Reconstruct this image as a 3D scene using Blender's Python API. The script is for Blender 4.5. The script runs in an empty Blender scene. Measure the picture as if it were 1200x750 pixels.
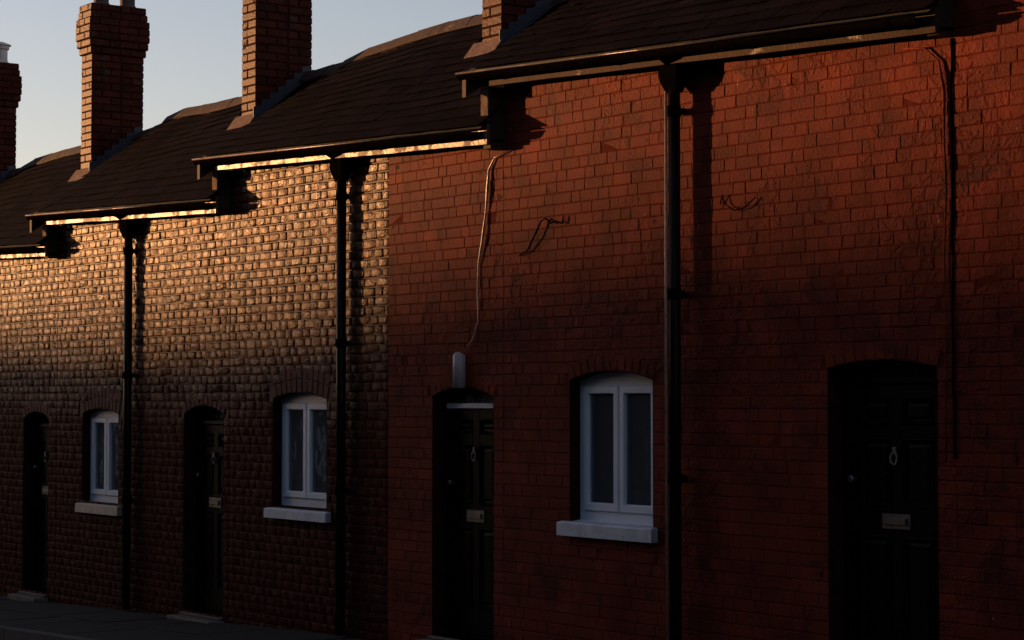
import bpy, bmesh, math, random
from mathutils import Vector, Matrix
random.seed(7)
R = math.radians
scene = bpy.context.scene

# ------------------------------------------------------------------ camera
FPX, ANG, PITCH = 2488.0, R(35.9), math.atan(93 / 2488.0)
CAM = Vector((0.0, -9.06, 0.0))                     # heights are measured from eye level
cam_d = bpy.data.cameras.new('camera'); cam = bpy.data.objects.new('camera', cam_d)
scene.collection.objects.link(cam); scene.camera = cam
FWD = Vector((-math.cos(ANG) * math.cos(PITCH), math.sin(ANG) * math.cos(PITCH), math.sin(PITCH)))
cam.location = CAM
cam.rotation_euler = FWD.to_track_quat('-Z', 'Y').to_euler()
cam_d.sensor_width = 36; cam_d.lens = 36 * FPX / 1200.0
cam_d.clip_start = 0.1; cam_d.clip_end = 4000
scene.render.resolution_x = 1024; scene.render.resolution_y = 640

# ------------------------------------------------------------------ light
SUN_EL, SUN_OUT = R(4.2), R(25)                     # low evening sun, 25 degrees off the facade
SDIR = Vector((-math.cos(SUN_OUT) * math.cos(SUN_EL), -math.sin(SUN_OUT) * math.cos(SUN_EL), math.sin(SUN_EL)))
w = bpy.data.worlds.new('World'); scene.world = w; w.use_nodes = True
nt = w.node_tree; bg = nt.nodes['Background']
sky = nt.nodes.new('ShaderNodeTexSky'); sky.sky_type = 'NISHITA'; sky.sun_disc = False
sky.sun_elevation = SUN_EL
sky.sun_rotation = math.atan2(SDIR.x, SDIR.y)
sky.dust_density = 0.6; sky.air_density = 1.0; sky.ozone_density = 1.5
hs = nt.nodes.new('ShaderNodeHueSaturation'); hs.inputs['Saturation'].default_value = 0.78   # a thin veil of haze greys the evening sky
tv = nt.nodes.new('ShaderNodeVectorMath'); tv.operation = 'MULTIPLY'; tv.inputs[1].default_value = (1.12, 0.98, 1.10)
nt.links.new(sky.outputs[0], hs.inputs['Color']); nt.links.new(hs.outputs[0], tv.inputs[0]); nt.links.new(tv.outputs[0], bg.inputs[0]); bg.inputs[1].default_value = 0.15
sl = bpy.data.lights.new('sun', 'SUN'); so = bpy.data.objects.new('sun', sl); scene.collection.objects.link(so)
sl.energy = 4.6; sl.angle = R(0.53); sl.color = (1.0, 0.46, 0.17)
so.rotation_euler = SDIR.to_track_quat('Z', 'Y').to_euler()
scene.view_settings.view_transform = 'Standard'; scene.view_settings.look = 'None'
scene.view_settings.exposure = 0.58; scene.view_settings.gamma = 1.0

# ------------------------------------------------------------------ materials
def mat(name, col, rough=0.6, var=0.25, nscale=8, bump=0.0, bscale=60, metal=0.0, tone=0.0, spec=0.5, patch=None, coat=0.0):
    """Principled material: colour broken up by noise, optional per-piece tone attribute, bump, worn patches."""
    m = bpy.data.materials.new(name); m.use_nodes = True; t = m.node_tree; N = t.nodes; L = t.links
    b = N['Principled BSDF']; b.inputs['Roughness'].default_value = rough
    b.inputs['Metallic'].default_value = metal; b.inputs['Specular IOR Level'].default_value = spec
    b.inputs['Coat Weight'].default_value = coat; b.inputs['Coat Roughness'].default_value = 0.15
    g = N.new('ShaderNodeNewGeometry')
    n1 = N.new('ShaderNodeTexNoise'); n1.inputs['Scale'].default_value = nscale; n1.inputs['Detail'].default_value = 6
    L.new(g.outputs['Position'], n1.inputs['Vector'])
    mr = N.new('ShaderNodeMapRange'); mr.inputs[1].default_value = 0.3; mr.inputs[2].default_value = 0.7
    mr.inputs[3].default_value = 1 - var; mr.inputs[4].default_value = 1 + var
    L.new(n1.outputs[0], mr.inputs[0])
    val = mr.outputs[0]
    if tone:
        at = N.new('ShaderNodeAttribute'); at.attribute_name = 'tone'
        ma = N.new('ShaderNodeMath'); ma.operation = 'MULTIPLY_ADD'; ma.inputs[1].default_value = tone; ma.inputs[2].default_value = 1 - tone / 2
        L.new(at.outputs['Fac'], ma.inputs[0])
        mm = N.new('ShaderNodeMath'); mm.operation = 'MULTIPLY'; L.new(ma.outputs[0], mm.inputs[0]); L.new(val, mm.inputs[1]); val = mm.outputs[0]
    vm = N.new('ShaderNodeVectorMath'); vm.operation = 'SCALE'; vm.inputs[0].default_value = col
    L.new(val, vm.inputs['Scale']); cout = vm.outputs[0]
    if patch:                                        # worn or flaked patches of another colour
        pc, ps, pt, pr = patch
        n3 = N.new('ShaderNodeTexNoise'); n3.inputs['Scale'].default_value = ps; n3.inputs['Detail'].default_value = 8; n3.inputs['Roughness'].default_value = 0.65
        L.new(g.outputs['Position'], n3.inputs['Vector'])
        cr = N.new('ShaderNodeMapRange'); cr.inputs[1].default_value = pt; cr.inputs[2].default_value = pt + 0.04
        L.new(n3.outputs[0], cr.inputs[0])
        mx = N.new('ShaderNodeMix'); mx.data_type = 'RGBA'; L.new(cr.outputs[0], mx.inputs[0]); L.new(cout, mx.inputs[6]); mx.inputs[7].default_value = (*pc, 1)
        cout = mx.outputs[2]
        rr = N.new('ShaderNodeMapRange'); rr.inputs[3].default_value = rough; rr.inputs[4].default_value = pr
        L.new(cr.outputs[0], rr.inputs[0]); L.new(rr.outputs[0], b.inputs['Roughness'])
    L.new(cout, b.inputs['Base Color'])
    if bump:
        n2 = N.new('ShaderNodeTexNoise'); n2.inputs['Scale'].default_value = bscale; n2.inputs['Detail'].default_value = 5
        L.new(g.outputs['Position'], n2.inputs['Vector'])
        bn = N.new('ShaderNodeBump'); bn.inputs['Strength'].default_value = 1.0; bn.inputs['Distance'].default_value = bump
        L.new(n2.outputs[0], bn.inputs['Height']); L.new(bn.outputs[0], b.inputs['Normal'])
    return m

M = dict(
    gloss=mat('gloss_painted_brick', (0.075, 0.022, 0.008), 0.38, 0.45, 4, 0.010, 38, tone=1.3, spec=0.18, patch=((0.07, 0.045, 0.035), 9, 0.60, 0.5)),
    gmort=mat('gloss_painted_joint', (0.045, 0.015, 0.005), 0.5, 0.3, 20, 0.004, 90, spec=0.10),
    matte=mat('red_painted_brick', (0.135, 0.021, 0.0100), 0.68, 0.4, 3, 0.005, 50, tone=0.3, spec=0.07, patch=((0.05, 0.018, 0.014), 7, 0.62, 0.8)),
    low=mat('dull_lower_brick', (0.065, 0.016, 0.012), 0.8, 0.35, 4, 0.006, 45, tone=0.7, spec=0.08, patch=((0.035, 0.02, 0.014), 6, 0.6, 0.9)),
    mmort=mat('red_painted_joint', (0.095, 0.016, 0.0085), 0.85, 0.3, 20, 0.004, 90, spec=0.04),
    arch=mat('red_arch_brick', (0.075, 0.016, 0.011), 0.75, 0.25, 5, 0.005, 50, tone=0.5, spec=0.3),
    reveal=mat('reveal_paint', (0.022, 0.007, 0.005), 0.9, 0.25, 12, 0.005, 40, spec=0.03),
    chim=mat('chimney_brick', (0.055, 0.010, 0.0045), 0.5, 0.35, 6, 0.006, 40, tone=0.6, spec=0.06, patch=((0.07, 0.035, 0.03), 5, 0.6, 0.9)),
    chmort=mat('chimney_mortar', (0.04, 0.010, 0.005), 0.9, 0.3, 12, 0.004, 60, spec=0.03),
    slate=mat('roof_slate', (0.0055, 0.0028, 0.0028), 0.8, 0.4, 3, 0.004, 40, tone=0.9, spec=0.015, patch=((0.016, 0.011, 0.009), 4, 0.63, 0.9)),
    felt=mat('roof_felt', (0.02, 0.018, 0.018), 0.95),
    ridge=mat('ridge_clay', (0.045, 0.025, 0.018), 0.8, 0.35, 8, 0.006, 40, spec=0.3, patch=((0.12, 0.085, 0.06), 6, 0.6, 0.9)),
    lime=mat('lime_mortar', (0.15, 0.10, 0.075), 0.9, 0.3, 14, 0.01, 40, spec=0.2),
    lead=mat('lead_flashing', (0.02, 0.023, 0.032), 0.6, 0.25, 6, 0.003, 20),
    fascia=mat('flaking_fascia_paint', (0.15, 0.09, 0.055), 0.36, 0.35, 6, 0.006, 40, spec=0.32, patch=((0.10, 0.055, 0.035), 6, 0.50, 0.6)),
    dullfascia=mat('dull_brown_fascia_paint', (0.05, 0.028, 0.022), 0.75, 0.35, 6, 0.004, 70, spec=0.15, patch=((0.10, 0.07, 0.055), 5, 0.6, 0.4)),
    black=mat('black_gutter_paint', (0.0035, 0.0028, 0.003), 0.3, 0.3, 10, 0.0006, 80, spec=0.0),
    pipe=mat('black_pipe_paint', (0.009, 0.005, 0.004), 0.3, 0.3, 10, 0.0008, 60, spec=0.08),
    goldlip=mat('sun_gold_gutter_lip', (0.10, 0.06, 0.035), 0.36, 0.4, 9, 0.003, 60, spec=0.4, patch=((0.03, 0.018, 0.012), 3.0, 0.54, 0.8)),  # the sun's gold glare is put into this lip colour, left houses only
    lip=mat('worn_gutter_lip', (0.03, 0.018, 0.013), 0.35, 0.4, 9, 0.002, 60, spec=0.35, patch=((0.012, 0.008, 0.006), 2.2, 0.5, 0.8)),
    soffit=mat('dark_soffit_board', (0.03, 0.018, 0.014), 0.8, 0.3, 10, 0.003, 30),
    white=mat('white_window_plastic', (0.70, 0.79, 0.86), 0.35, 0.06, 3, 0.0),
    sill=mat('white_sill_paint', (0.58, 0.63, 0.68), 0.6, 0.14, 9, 0.004, 40, patch=((0.35, 0.32, 0.28), 11, 0.66, 0.8)),
    cream=mat('cream_sill_paint', (0.50, 0.44, 0.34), 0.6, 0.14, 9, 0.004, 40, patch=((0.35, 0.30, 0.22), 11, 0.66, 0.8)),
    gasket=mat('black_gasket', (0.02, 0.02, 0.022), 0.6),
    door=mat('black_door_paint', (0.003, 0.003, 0.0035), 0.4, 0.1, 3, 0.0008, 60, spec=0.05),
    metal=mat('dull_door_metal', (0.15, 0.145, 0.13), 0.45, 0.2, 20, 0.0, metal=0.8),
    step=mat('worn_step_stone', (0.12, 0.10, 0.08), 0.85, 0.25, 10, 0.008, 30),
    grey=mat('grey_conduit', (0.40, 0.37, 0.37), 0.45, 0.15, 10, 0.0, patch=((0.25, 0.18, 0.16), 14, 0.6, 0.7)),
    cable=mat('painted_cable', (0.20, 0.06, 0.04), 0.4, 0.3, 30, 0.002, 60),
    pale=mat('pale_cable_and_lit_edge', (0.30, 0.22, 0.17), 0.3, 0.3, 30, 0.003, 60, spec=0.8),
    plaster=mat('interior_plaster', (0.03, 0.03, 0.03), 0.9),
    curtain=mat('net_curtain', (0.07, 0.085, 0.12), 0.9, 0.4, 9),
    pot=mat('pale_chimney_pot', (0.62, 0.52, 0.47), 0.6, 0.15, 10, 0.003, 30),
    potdark=mat('dark_chimney_pot', (0.08, 0.04, 0.03), 0.8, 0.3, 10, 0.003, 30),
    asphalt=mat('asphalt', (0.03, 0.03, 0.033), 0.9, 0.3, 5, 0.006, 120, spec=0.3, patch=((0.06, 0.06, 0.06), 3, 0.6, 0.85)),
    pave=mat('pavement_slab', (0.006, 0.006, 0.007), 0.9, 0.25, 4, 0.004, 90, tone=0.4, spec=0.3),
    kerb=mat('kerb_stone', (0.04, 0.039, 0.038), 0.85, 0.2, 10, 0.005, 50, tone=0.4),
    grass=mat('hill_grass', (0.05, 0.06, 0.025), 0.95, 0.4, 0.2, 0.0),
)
def glare_fade(m, low=(0.048, 0.012, 0.009)):
    # glare's fade down the wall is put into colour and specular, unevenly
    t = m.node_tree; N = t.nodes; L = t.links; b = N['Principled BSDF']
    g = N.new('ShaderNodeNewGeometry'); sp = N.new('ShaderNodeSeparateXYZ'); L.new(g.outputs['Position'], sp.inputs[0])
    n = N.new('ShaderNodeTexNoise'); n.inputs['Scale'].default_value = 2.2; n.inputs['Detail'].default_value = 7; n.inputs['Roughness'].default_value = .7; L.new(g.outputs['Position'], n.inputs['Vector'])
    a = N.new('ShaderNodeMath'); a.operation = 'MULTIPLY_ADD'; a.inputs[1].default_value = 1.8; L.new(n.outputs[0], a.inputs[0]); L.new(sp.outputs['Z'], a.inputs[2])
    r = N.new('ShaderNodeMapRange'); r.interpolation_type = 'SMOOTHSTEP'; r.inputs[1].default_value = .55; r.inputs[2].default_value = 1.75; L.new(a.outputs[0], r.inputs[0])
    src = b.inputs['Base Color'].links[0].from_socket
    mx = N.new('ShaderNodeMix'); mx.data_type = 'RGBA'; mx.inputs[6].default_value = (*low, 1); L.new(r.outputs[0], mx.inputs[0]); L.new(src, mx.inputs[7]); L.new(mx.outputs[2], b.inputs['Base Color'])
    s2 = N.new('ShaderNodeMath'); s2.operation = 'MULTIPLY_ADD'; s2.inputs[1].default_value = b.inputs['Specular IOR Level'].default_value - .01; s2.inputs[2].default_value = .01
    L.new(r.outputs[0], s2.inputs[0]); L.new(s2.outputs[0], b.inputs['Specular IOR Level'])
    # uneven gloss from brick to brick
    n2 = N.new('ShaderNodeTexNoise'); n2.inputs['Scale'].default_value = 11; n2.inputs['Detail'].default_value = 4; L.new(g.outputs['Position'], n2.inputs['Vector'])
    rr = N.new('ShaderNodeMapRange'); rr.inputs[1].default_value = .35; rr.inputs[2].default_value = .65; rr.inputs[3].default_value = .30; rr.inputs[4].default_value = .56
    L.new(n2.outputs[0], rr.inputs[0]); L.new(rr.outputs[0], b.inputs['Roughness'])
glare_fade(M['gloss']); M['gloss'].node_tree.nodes['Principled BSDF'].inputs['Specular Tint'].default_value = (1, .82, .64, 1)
def scars(m):
    # blistered, flaked paint: raised scabs in patches and small pale chips that run down the wall
    t = m.node_tree; N = t.nodes; L = t.links; b = N['Principled BSDF']
    g = N.new('ShaderNodeNewGeometry')
    def noise(sc, det=6, st=(1, 1, 1)):
        mp = N.new('ShaderNodeMapping'); mp.inputs['Scale'].default_value = st; L.new(g.outputs['Position'], mp.inputs[0])
        n = N.new('ShaderNodeTexNoise'); n.inputs['Scale'].default_value = sc; n.inputs['Detail'].default_value = det; n.inputs['Distortion'].default_value = .6; L.new(mp.outputs[0], n.inputs['Vector']); return n.outputs[0]
    def step(v, a, c):
        r = N.new('ShaderNodeMapRange'); r.inputs[1].default_value = a; r.inputs[2].default_value = c; L.new(v, r.inputs[0]); return r.outputs[0]
    mask = step(noise(.9, 3), .50, .62); scab = step(noise(13, 6), .50, .60)
    h = N.new('ShaderNodeMath'); h.operation = 'MULTIPLY'; L.new(mask, h.inputs[0]); L.new(scab, h.inputs[1])
    bn = N.new('ShaderNodeBump'); bn.inputs['Distance'].default_value = .006; bn.inputs['Strength'].default_value = .8
    old = b.inputs['Normal'].links[0].from_socket; L.new(old, bn.inputs['Normal']); L.new(h.outputs[0], bn.inputs['Height']); L.new(bn.outputs[0], b.inputs['Normal'])
    chip = step(noise(26, 3, (1.4, 1.4, .45)), .735, .76)
    src = b.inputs['Base Color'].links[0].from_socket
    mx = N.new('ShaderNodeMix'); mx.data_type = 'RGBA'; mx.inputs[7].default_value = (.34, .22, .16, 1); L.new(chip, mx.inputs[0]); L.new(src, mx.inputs[6]); L.new(mx.outputs[2], b.inputs['Base Color'])
    dark = step(noise(2.6, 8), .60, .66)
    mx2 = N.new('ShaderNodeMix'); mx2.data_type = 'RGBA'; mx2.inputs[7].default_value = (.075, .015, .009, 1); L.new(dark, mx2.inputs[0]); L.new(mx.outputs[2], mx2.inputs[6]); L.new(mx2.outputs[2], b.inputs['Base Color'])
scars(M['matte'])
gm = bpy.data.materials.new('window_glass'); gm.use_nodes = True
gb = gm.node_tree.nodes['Principled BSDF']; gb.inputs['Base Color'].default_value = (0.9, 0.95, 1, 1)
gb.inputs['Roughness'].default_value = 0.02; gb.inputs['Transmission Weight'].default_value = 0.9; gb.inputs['IOR'].default_value = 1.45
gt = gm.node_tree; gn = gt.nodes.new('ShaderNodeTexNoise'); gn.inputs['Scale'].default_value = 5; gg = gt.nodes.new('ShaderNodeNewGeometry'); gbp = gt.nodes.new('ShaderNodeBump'); gbp.inputs['Distance'].default_value = .004
gt.links.new(gg.outputs['Position'], gn.inputs['Vector']); gt.links.new(gn.outputs[0], gbp.inputs['Height']); gt.links.new(gbp.outputs[0], gb.inputs['Normal'])
gb.inputs['Base Color'].default_value = (0.5, 0.55, 0.62, 1)
M['glass'] = gm

# ------------------------------------------------------------------ mesh helpers
COL = scene.collection
class MB:
    def __init__(s): s.v = []; s.f = []; s.t = []
    def face(s, pts, tone=None):
        k = len(s.v); s.v += [tuple(p) for p in pts]; s.f.append(tuple(range(k, k + len(pts)))); s.t.append(random.random() if tone is None else tone)
    def add(s, pts, faces, tone=None):
        k = len(s.v); s.v += [tuple(p) for p in pts]; tone = random.random() if tone is None else tone
        for f in faces: s.f.append(tuple(i + k for i in f)); s.t.append(tone)
    def box(s, a, b, tone=None, bev=0.0):
        x0, y0, z0 = a; x1, y1, z1 = b
        if not bev:
            P = [(x, y, z) for x in (x0, x1) for y in (y0, y1) for z in (z0, z1)]
            s.add(P, [(0, 1, 3, 2), (4, 6, 7, 5), (0, 4, 5, 1), (2, 3, 7, 6), (0, 2, 6, 4), (1, 5, 7, 3)], tone); return
        bm = bmesh.new(); bmesh.ops.create_cube(bm, size=1)
        for v in bm.verts: v.co = Vector(((x0 + x1) / 2 + v.co.x * (x1 - x0), (y0 + y1) / 2 + v.co.y * (y1 - y0), (z0 + z1) / 2 + v.co.z * (z1 - z0)))
        bmesh.ops.bevel(bm, geom=list(bm.edges), offset=bev, segments=1, affect='EDGES')
        bm.verts.index_update()
        s.add([v.co[:] for v in bm.verts], [[v.index for v in f.verts] for f in bm.faces], tone); bm.free()
    def hexa(s, P, tone=None):          # 8 corners: bottom ring then top ring
        s.add(P, [(0, 3, 2, 1), (4, 5, 6, 7), (0, 1, 5, 4), (1, 2, 6, 5), (2, 3, 7, 6), (3, 0, 4, 7)], tone)
    def prism(s, prof, x0, x1, dz=0.0, tone=None):   # closed (y,z) outline swept along x; dz = rise of the far end
        n = len(prof)
        P = [(x0, y, z) for y, z in prof] + [(x1, y, z + dz) for y, z in prof]
        F = [tuple(range(n)), tuple(range(2 * n - 1, n - 1, -1))] + [(i, n + i, n + (i + 1) % n, (i + 1) % n) for i in range(n)]
        s.add(P, F, tone)
    def tube(s, pts, r, n=10, tone=None, cap=True):
        pts = [Vector(p) for p in pts]; rs = r if isinstance(r, (list, tuple)) else [r] * len(pts)
        k = len(s.v); tone = random.random() if tone is None else tone
        for i, p in enumerate(pts):
            d = (pts[min(i + 1, len(pts) - 1)] - pts[max(i - 1, 0)]).normalized()
            u = d.cross(Vector((0.3, 1, 0.1))).normalized(); v = d.cross(u)
            for j in range(n):
                a = 2 * math.pi * j / n; s.v.append(tuple(p + (u * math.cos(a) + v * math.sin(a)) * rs[i]))
        for i in range(len(pts) - 1):
            for j in range(n):
                s.f.append((k + i * n + j, k + i * n + (j + 1) % n, k + (i + 1) * n + (j + 1) % n, k + (i + 1) * n + j)); s.t.append(tone)
        if cap:
            s.f.append(tuple(k + j for j in range(n))); s.f.append(tuple(k + (len(pts) - 1) * n + j for j in range(n - 1, -1, -1))); s.t += [tone, tone]
    def mesh(s, name, m, smooth=False):
        me = bpy.data.meshes.new(name); me.from_pydata(s.v, [], s.f)
        bm = bmesh.new(); bm.from_mesh(me); bmesh.ops.recalc_face_normals(bm, faces=bm.faces); bm.to_mesh(me); bm.free()
        if s.t and len(me.polygons) == len(s.t):
            a = me.attributes.new('tone', 'FLOAT', 'FACE'); a.data.foreach_set('value', s.t)
        if smooth: me.polygons.foreach_set('use_smooth', [True] * len(me.polygons))
        me.materials.append(m); return me
    def build(s, name, m, parent=None, smooth=False, kind=None, label=None):
        return link(name, s.mesh(name, m, smooth), parent, None, kind, label)
def link(name, me, parent=None, mw=None, kind=None, label=None):
    o = bpy.data.objects.new(name, me); COL.objects.link(o)
    if parent:
        o.parent = parent
        if parent.type == 'EMPTY': o.matrix_parent_inverse = Matrix.Translation(-parent.location)
    if mw is not None: o.matrix_basis = mw
    if kind: o['kind'] = kind
    if label: o['label'] = label
    return o

# ------------------------------------------------------------------ ground, road
def gz(x): return -2.125 + 0.028 * (max(-70, min(30, x)) + 22)
def sheet(name, m, y0, y1, dz, x0=-70, x1=30, kind='structure', n=40):
    b = MB()
    for i in range(n):
        a, c = x0 + (x1 - x0) * i / n, x0 + (x1 - x0) * (i + 1) / n
        b.face([(a, y0, gz(a) + dz), (c, y0, gz(c) + dz), (c, y1, gz(c) + dz), (a, y1, gz(a) + dz)], 0.5)
    return b.build(name, m, kind=kind)
g = MB()
XS = [-1500, -400, -150, -70] + [-70 + 10 * i for i in range(1, 11)] + [100, 400, 1500]; YS = [-1500, -300, -60, -12, -1.74, 8, 60, 400, 1500]
for i in range(len(XS) - 1):
    for j in range(len(YS) - 1):
        if YS[j] == -12 : dz = -0.13
        else: dz = -0.13
        g.face([(x, y, gz(x) + dz) for x, y in ((XS[i], YS[j]), (XS[i + 1], YS[j]), (XS[i + 1], YS[j + 1]), (XS[i], YS[j + 1]))], 0.5)
g.build('ground', M['grass'], kind='structure')
sheet('road', M['asphalt'], -8.3, -1.72, -0.12)
pv = sheet('pavement', M['felt'], -1.6, 0.05, -0.012)
cnt = 0
for i in range(0, 62):
    x = -33 + 0.6 * i
    for j in range(2):
        x0 = x + (0.3 if j else 0)
        if x0 > 3: continue
        b = MB(); y0, y1 = (-1.595, -0.80) if j == 0 else (-0.79, -0.005)
        d = random.uniform(-.003, .003); e = 0.004
        P = [(x0 + e, y0, gz(x0) - .03), (x0 + .6 - e, y0, gz(x0 + .6) - .03), (x0 + .6 - e, y1, gz(x0 + .6) - .03), (x0 + e, y1, gz(x0) - .03)]
        b.hexa(P + [(p[0], p[1], p[2] + .03 + d) for p in P])
        b.build('paving_slab', M['pave'], pv); cnt += 1
kb = sheet('kerb', M['felt'], -1.715, -1.61, -0.02)
for i in range(0, 40):
    x0 = -33 + 0.9 * i; b = MB(); e = .004
    P = [(x0 + e, -1.73, gz(x0) - .16), (x0 + .9 - e, -1.73, gz(x0 + .9) - .16), (x0 + .9 - e, -1.602, gz(x0 + .9) - .16), (x0 + e, -1.602, gz(x0) - .16)]
    b.hexa(P + [(p[0], p[1] + (.012 if k < 2 else 0), p[2] + .163) for k, p in enumerate(P)])
    b.build('kerb_stone', M['kerb'], kb)
# opposite pavement with its kerb, behind the camera
sheet('opposite_pavement', M['pave'], -10.6, -8.3, 0.0)

# unseen ridge, added and shaped to fade the low sun down the wall
def added_shade_hill():
    D = 190.0; side = Vector((-SDIR.y, SDIR.x, 0)).normalized(); out = Vector((SDIR.x, SDIR.y, 0)).normalized()
    base = Vector((-14.5, 0, 0)); b = MB(); n = 520; rows = [-60, -30, -12, -4, 0, 5, 20, 70]
    hh = [0.0, 0.35, .75, .95, 1.0, .97, .7, 0.0]
    top = 1.17 + D * math.tan(SUN_EL)
    G = []
    for i in range(n + 1):
        s = -260 + 520 * i / n
        und = .12 * math.sin(s * .31 + 2) + .06 * math.sin(s * .83 + 1)
        t = top + und + .62 * math.tanh((s - .2) / 1.4) - 0.00002 * s * s
        G.append([base + out * (D + r) + side * s + Vector((0, 0, -6 + (t + 6) * h)) for r, h in zip(rows, hh)])
    for i in range(n):
        for j in range(len(rows) - 1): b.face([G[i][j], G[i + 1][j], G[i + 1][j + 1], G[i][j + 1]], .5)
    b.build('added_shade_hill', M['grass'], kind='structure', smooth=True)
added_shade_hill()

# ------------------------------------------------------------------ houses
PITCHR = math.atan(93 / 2488.0)
RGT = Vector((math.sin(ANG), math.cos(ANG), 0)); UPV = RGT.cross(FWD)
def onscreen(x, y, z):
    p = Vector((x, y, z)) - CAM; d = p.dot(FWD)
    if d <= 0: return None
    return 600 + FPX * p.dot(RGT) / d, 375 - FPX * p.dot(UPV) / d, d

COURSE = 0.08
GLOSS_EDGE = -14.19
def lerp(a, b, t): return a + (b - a) * t

def arc_z(o, x):          # underside of the arch over opening o at x (segmental)
    c = (o['x0'] + o['x1']) / 2; hw = (o['x1'] - o['x0']) / 2; r = o['rise']
    Rr = (hw * hw + r * r) / (2 * r); d = max(-hw, min(hw, x - c))
    return o['z1'] + math.sqrt(max(0, Rr * Rr - d * d)) - (Rr - r)
def ring(o):
    c = (o['x0'] + o['x1']) / 2; hw = (o['x1'] - o['x0']) / 2; r = o['rise']
    Rr = (hw * hw + r * r) / (2 * r); return c, o['z1'] + r - Rr, Rr, math.asin(hw / Rr)

def brick_mesh(b, x0, x1, z0, z1, y=0.0, tone=None, dome=.0085):
    """A laid brick: worn face with slightly sunk arrises, 18 faces at most."""
    soft = dome > .012; j = .004 if soft else .0024; a = dome
    tx, tz = (random.gauss(0, .04), random.gauss(0, .05)) if dome > .012 else (random.gauss(0, .008), random.gauss(0, .016)); pr = random.uniform(-.003, .002) * (1 if dome > .012 else .5) + y
    def yy(x, z): return pr + tx * (x - (x0 + x1) / 2) / 1.0 + tz * (z - (z0 + z1) / 2)
    def ringp(ins, dy, jit):
        return [(px + random.uniform(-jit, jit), yy(px, pz) + dy, pz + random.uniform(-jit, jit)) for px, pz in
                ((x0 + ins * .55, z0 + ins), (x1 - ins * .55, z0 + ins), (x1 - ins * .55, z1 - ins), (x0 + ins * .55, z1 - ins))]
    k = ringp(j, .012, .0006) + ringp(j + .001, .004 if soft else .0018, .001) + ringp(j + a, 0, .0025 if soft else .0015)
    F = [(8, 9, 10, 11)]
    for r in (0, 4):
        for i in range(4): F.append((r + i, r + (i + 1) % 4, r + 4 + (i + 1) % 4, r + 4 + i))
    b.add(k, F, tone)

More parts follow.
